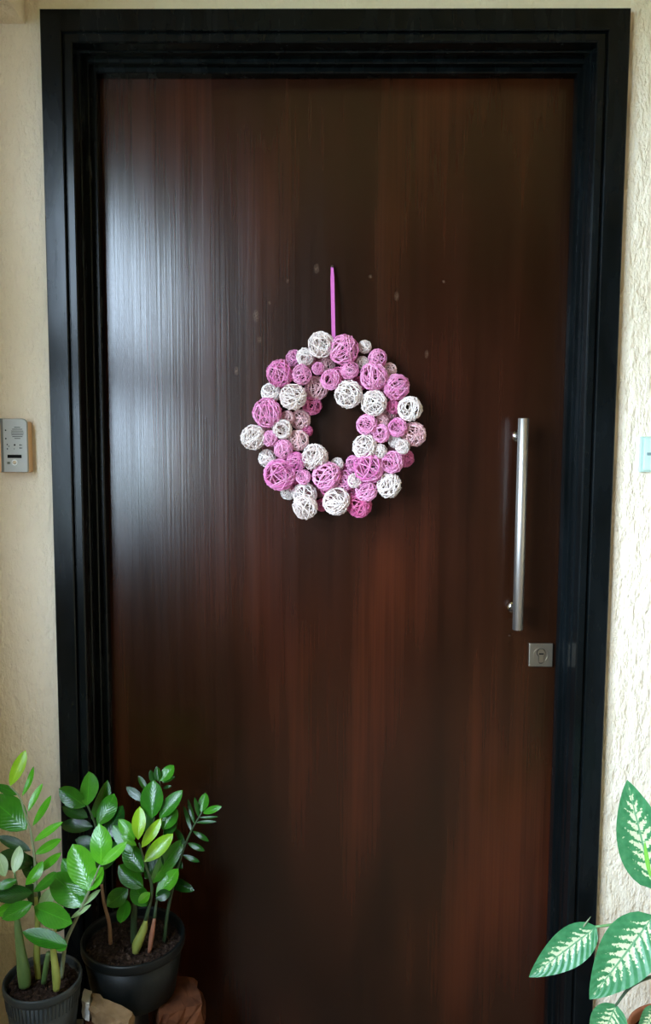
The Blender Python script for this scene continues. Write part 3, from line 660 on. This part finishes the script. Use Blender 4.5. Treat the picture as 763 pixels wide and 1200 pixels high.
# ---- dieffenbachia in a terracotta pot, lower right
def diefm():
    m = mat('leaf_variegated', (0.06, 0.25, 0.09), 0.34, spec=0.5); g = G(m)
    uv = g.n('ShaderNodeUVMap'); sp_ = g.n('ShaderNodeSeparateXYZ'); g.l(uv.outputs[0], sp_.inputs[0])
    q = g.math('ABSOLUTE', sp_.outputs[0]); u = sp_.outputs[1]
    n1 = g.noise((1, 1, 1), 70, 4, 0.6); n2 = g.noise((1, 1, 1), 240, 3, 0.6)
    v = g.math('MULTIPLY_ADD', q, -0.20, u)
    st = g.math('SINE', g.math('MULTIPLY_ADD', n1, 5.0, g.math('MULTIPLY', v, 68.0)))
    reach = g.ramp(u, [(0.03, (0.0,)*3), (0.16, (0.42,)*3), (0.5, (0.50,)*3), (0.80, (0.36,)*3), (0.94, (0.0,)*3)])
    t = g.math('SUBTRACT', reach, q); t = g.math('ADD', t, g.math('MULTIPLY', st, 0.24)); t = g.math('MULTIPLY_ADD', n2, 1.3, g.math('ADD', t, -0.62)); t = g.math('MULTIPLY_ADD', n1, 0.5, g.math('ADD', t, -0.25))
    msk = g.ramp(t, [(0.20, (0, 0, 0)), (0.30, (1, 1, 1))])
    gr = g.ramp(n1, [(0.3, (0.035, 0.20, 0.07)), (0.7, (0.085, 0.31, 0.125))])
    c = g.mix(msk, gr, (0.72, 0.80, 0.48))
    mid = g.ramp(q, [(0.025, (1, 1, 1)), (0.05, (0, 0, 0))]); c = g.mix(mid, c, (0.16, 0.36, 0.18))
    g.l(c, g.b.inputs['Base Color'])
    vein = g.math('SINE', g.math('MULTIPLY', g.math('MULTIPLY_ADD', q, -0.22, u), 68.0))
    g.bump(vein, 0.14, 0.004)
    tr = g.n('ShaderNodeBsdfTranslucent'); g.l(c, tr.inputs[0]); ms = g.n('ShaderNodeMixShader'); ms.inputs[0].default_value = 0.2
    out = g.t.nodes['Material Output']; g.l(g.b.outputs[0], ms.inputs[1]); g.l(tr.outputs[0], ms.inputs[2]); g.l(ms.outputs[0], out.inputs[0]); return m
LM['v'] = diefm(); LM['n'] = leafm('leaf_new_roll', (0.14, 0.42, 0.05), (0.22, 0.52, 0.08))
Y3 = -0.26
c3 = at(800, 1217, Y3); r3 = 66*mpp(Y3); h3 = 0.19
P3 = thing('potted_plant', 'variegated green and cream dieffenbachia in a terracotta pot at right', 'potted plant', (c3.x, c3.y, c3.z-h3))
terr = potm('pot_terracotta', (0.36, 0.12, 0.06), (0.50, 0.20, 0.11), 0.8)
make_pot(P3, c3, r3, h3, terr, 0, 0.70, 0.030); make_soil(P3, c3, r3*0.93, 14, 0.022)
SM['pet'] = stemm('petiole_green', (0.10, 0.24, 0.08), (0.16, 0.34, 0.12)); SM['petd'] = stemm('petiole_dark', (0.06, 0.10, 0.05), (0.10, 0.16, 0.08))
trunk = stem_px(P3, [(800, 1228, Y3, 14), (796, 1190, Y3, 13), (793, 1150, Y3, 11), (790, 1110, Y3, 9)], 'pet')
def dleaf(pet, mm, b, t, wd, Yb, Yt, nr, arch=-0.05, fold=0.18, mat_='v', shape='d'):
    s = stem_px(P3, pet, mm)
    B, T = at(b[0], b[1], Yb), at(t[0], t[1], Yt)
    leaf_obj(leaf_bm(B, T, wd*mpp((Yb+Yt)/2), nr, arch, fold, 16, 10, shape, 0.15, 0.012), LM[mat_], s, P3); return s
dleaf([(791, 1125, Y3, 7), (785, 1085, Y3+.01, 5), (775, 1058, Y3+.02, 4), (767, 1041, Y3+.02, 3)], 'pet', (767, 1042), (735, 914), 62, Y3+.02, Y3+.05, Vector((-0.25, -1, 0.25)), -0.03)
dleaf([(791, 1122, Y3, 7), (765, 1092, Y3, 4.5), (735, 1083, Y3+.01, 4), (698, 1086, Y3+.01, 3)], 'pet', (699, 1086), (620, 1145), 43, Y3+.01, Y3-.01, Vector((-0.1, -1, 0.55)), 0.03)
dleaf([(791, 1118, Y3-.01, 7), (784, 1090, Y3-.03, 5), (774, 1076, Y3-.04, 4), (764, 1073, Y3-.04, 3)], 'pet', (766, 1073), (691, 1171), 66, Y3-.04, Y3-.07, Vector((-0.15, -1, 0.5)), 0.03)
dleaf([(792, 1150, Y3-.01, 6), (768, 1144, Y3-.05, 4), (740, 1156, Y3-.06, 3.4), (721, 1179, Y3-.06, 3)], 'petd', (722, 1177), (696, 1236), 47, Y3-.06, Y3-.09, Vector((0, -1, 0.6)), 0.04)
dleaf([(794, 1165, Y3-.01, 6), (784, 1168, Y3-.05, 4), (770, 1180, Y3-.06, 3)], 'pet', (770, 1180), (746, 1216), 26, Y3-.06, Y3-.09, Vector((0.2, -1, 0.5)), 0.04)
dleaf([(790, 1115, Y3-.005, 7), (778, 1070, Y3-.005, 5), (768, 1040, Y3-.005, 4), (763, 1026, Y3-.005, 3)], 'pet', (763, 1030), (756, 986), 7, Y3-.005, Y3+.0, Vector((-1, -0.6, 0.2)), 0.0, 0.5, 'n', 'zz')
# dried flower-like tip beside the drooping leaf
bm = bmesh.new(); tube(bm, [at(683, 1087, Y3+.012), at(688, 1080, Y3+.012), at(692.5, 1074, Y3+.012)], [0.0022, 0.0014, 0.0004], 6); obj('leaf_sheath', bm, SM['grey'], P3, P3, True)
conc('concrete_block', 'grey concrete block under the terracotta pot at right', c3.x-0.09, c3.x+0.09, c3.y-0.09, c3.y+0.09, c3.z-h3-0.001, 54)
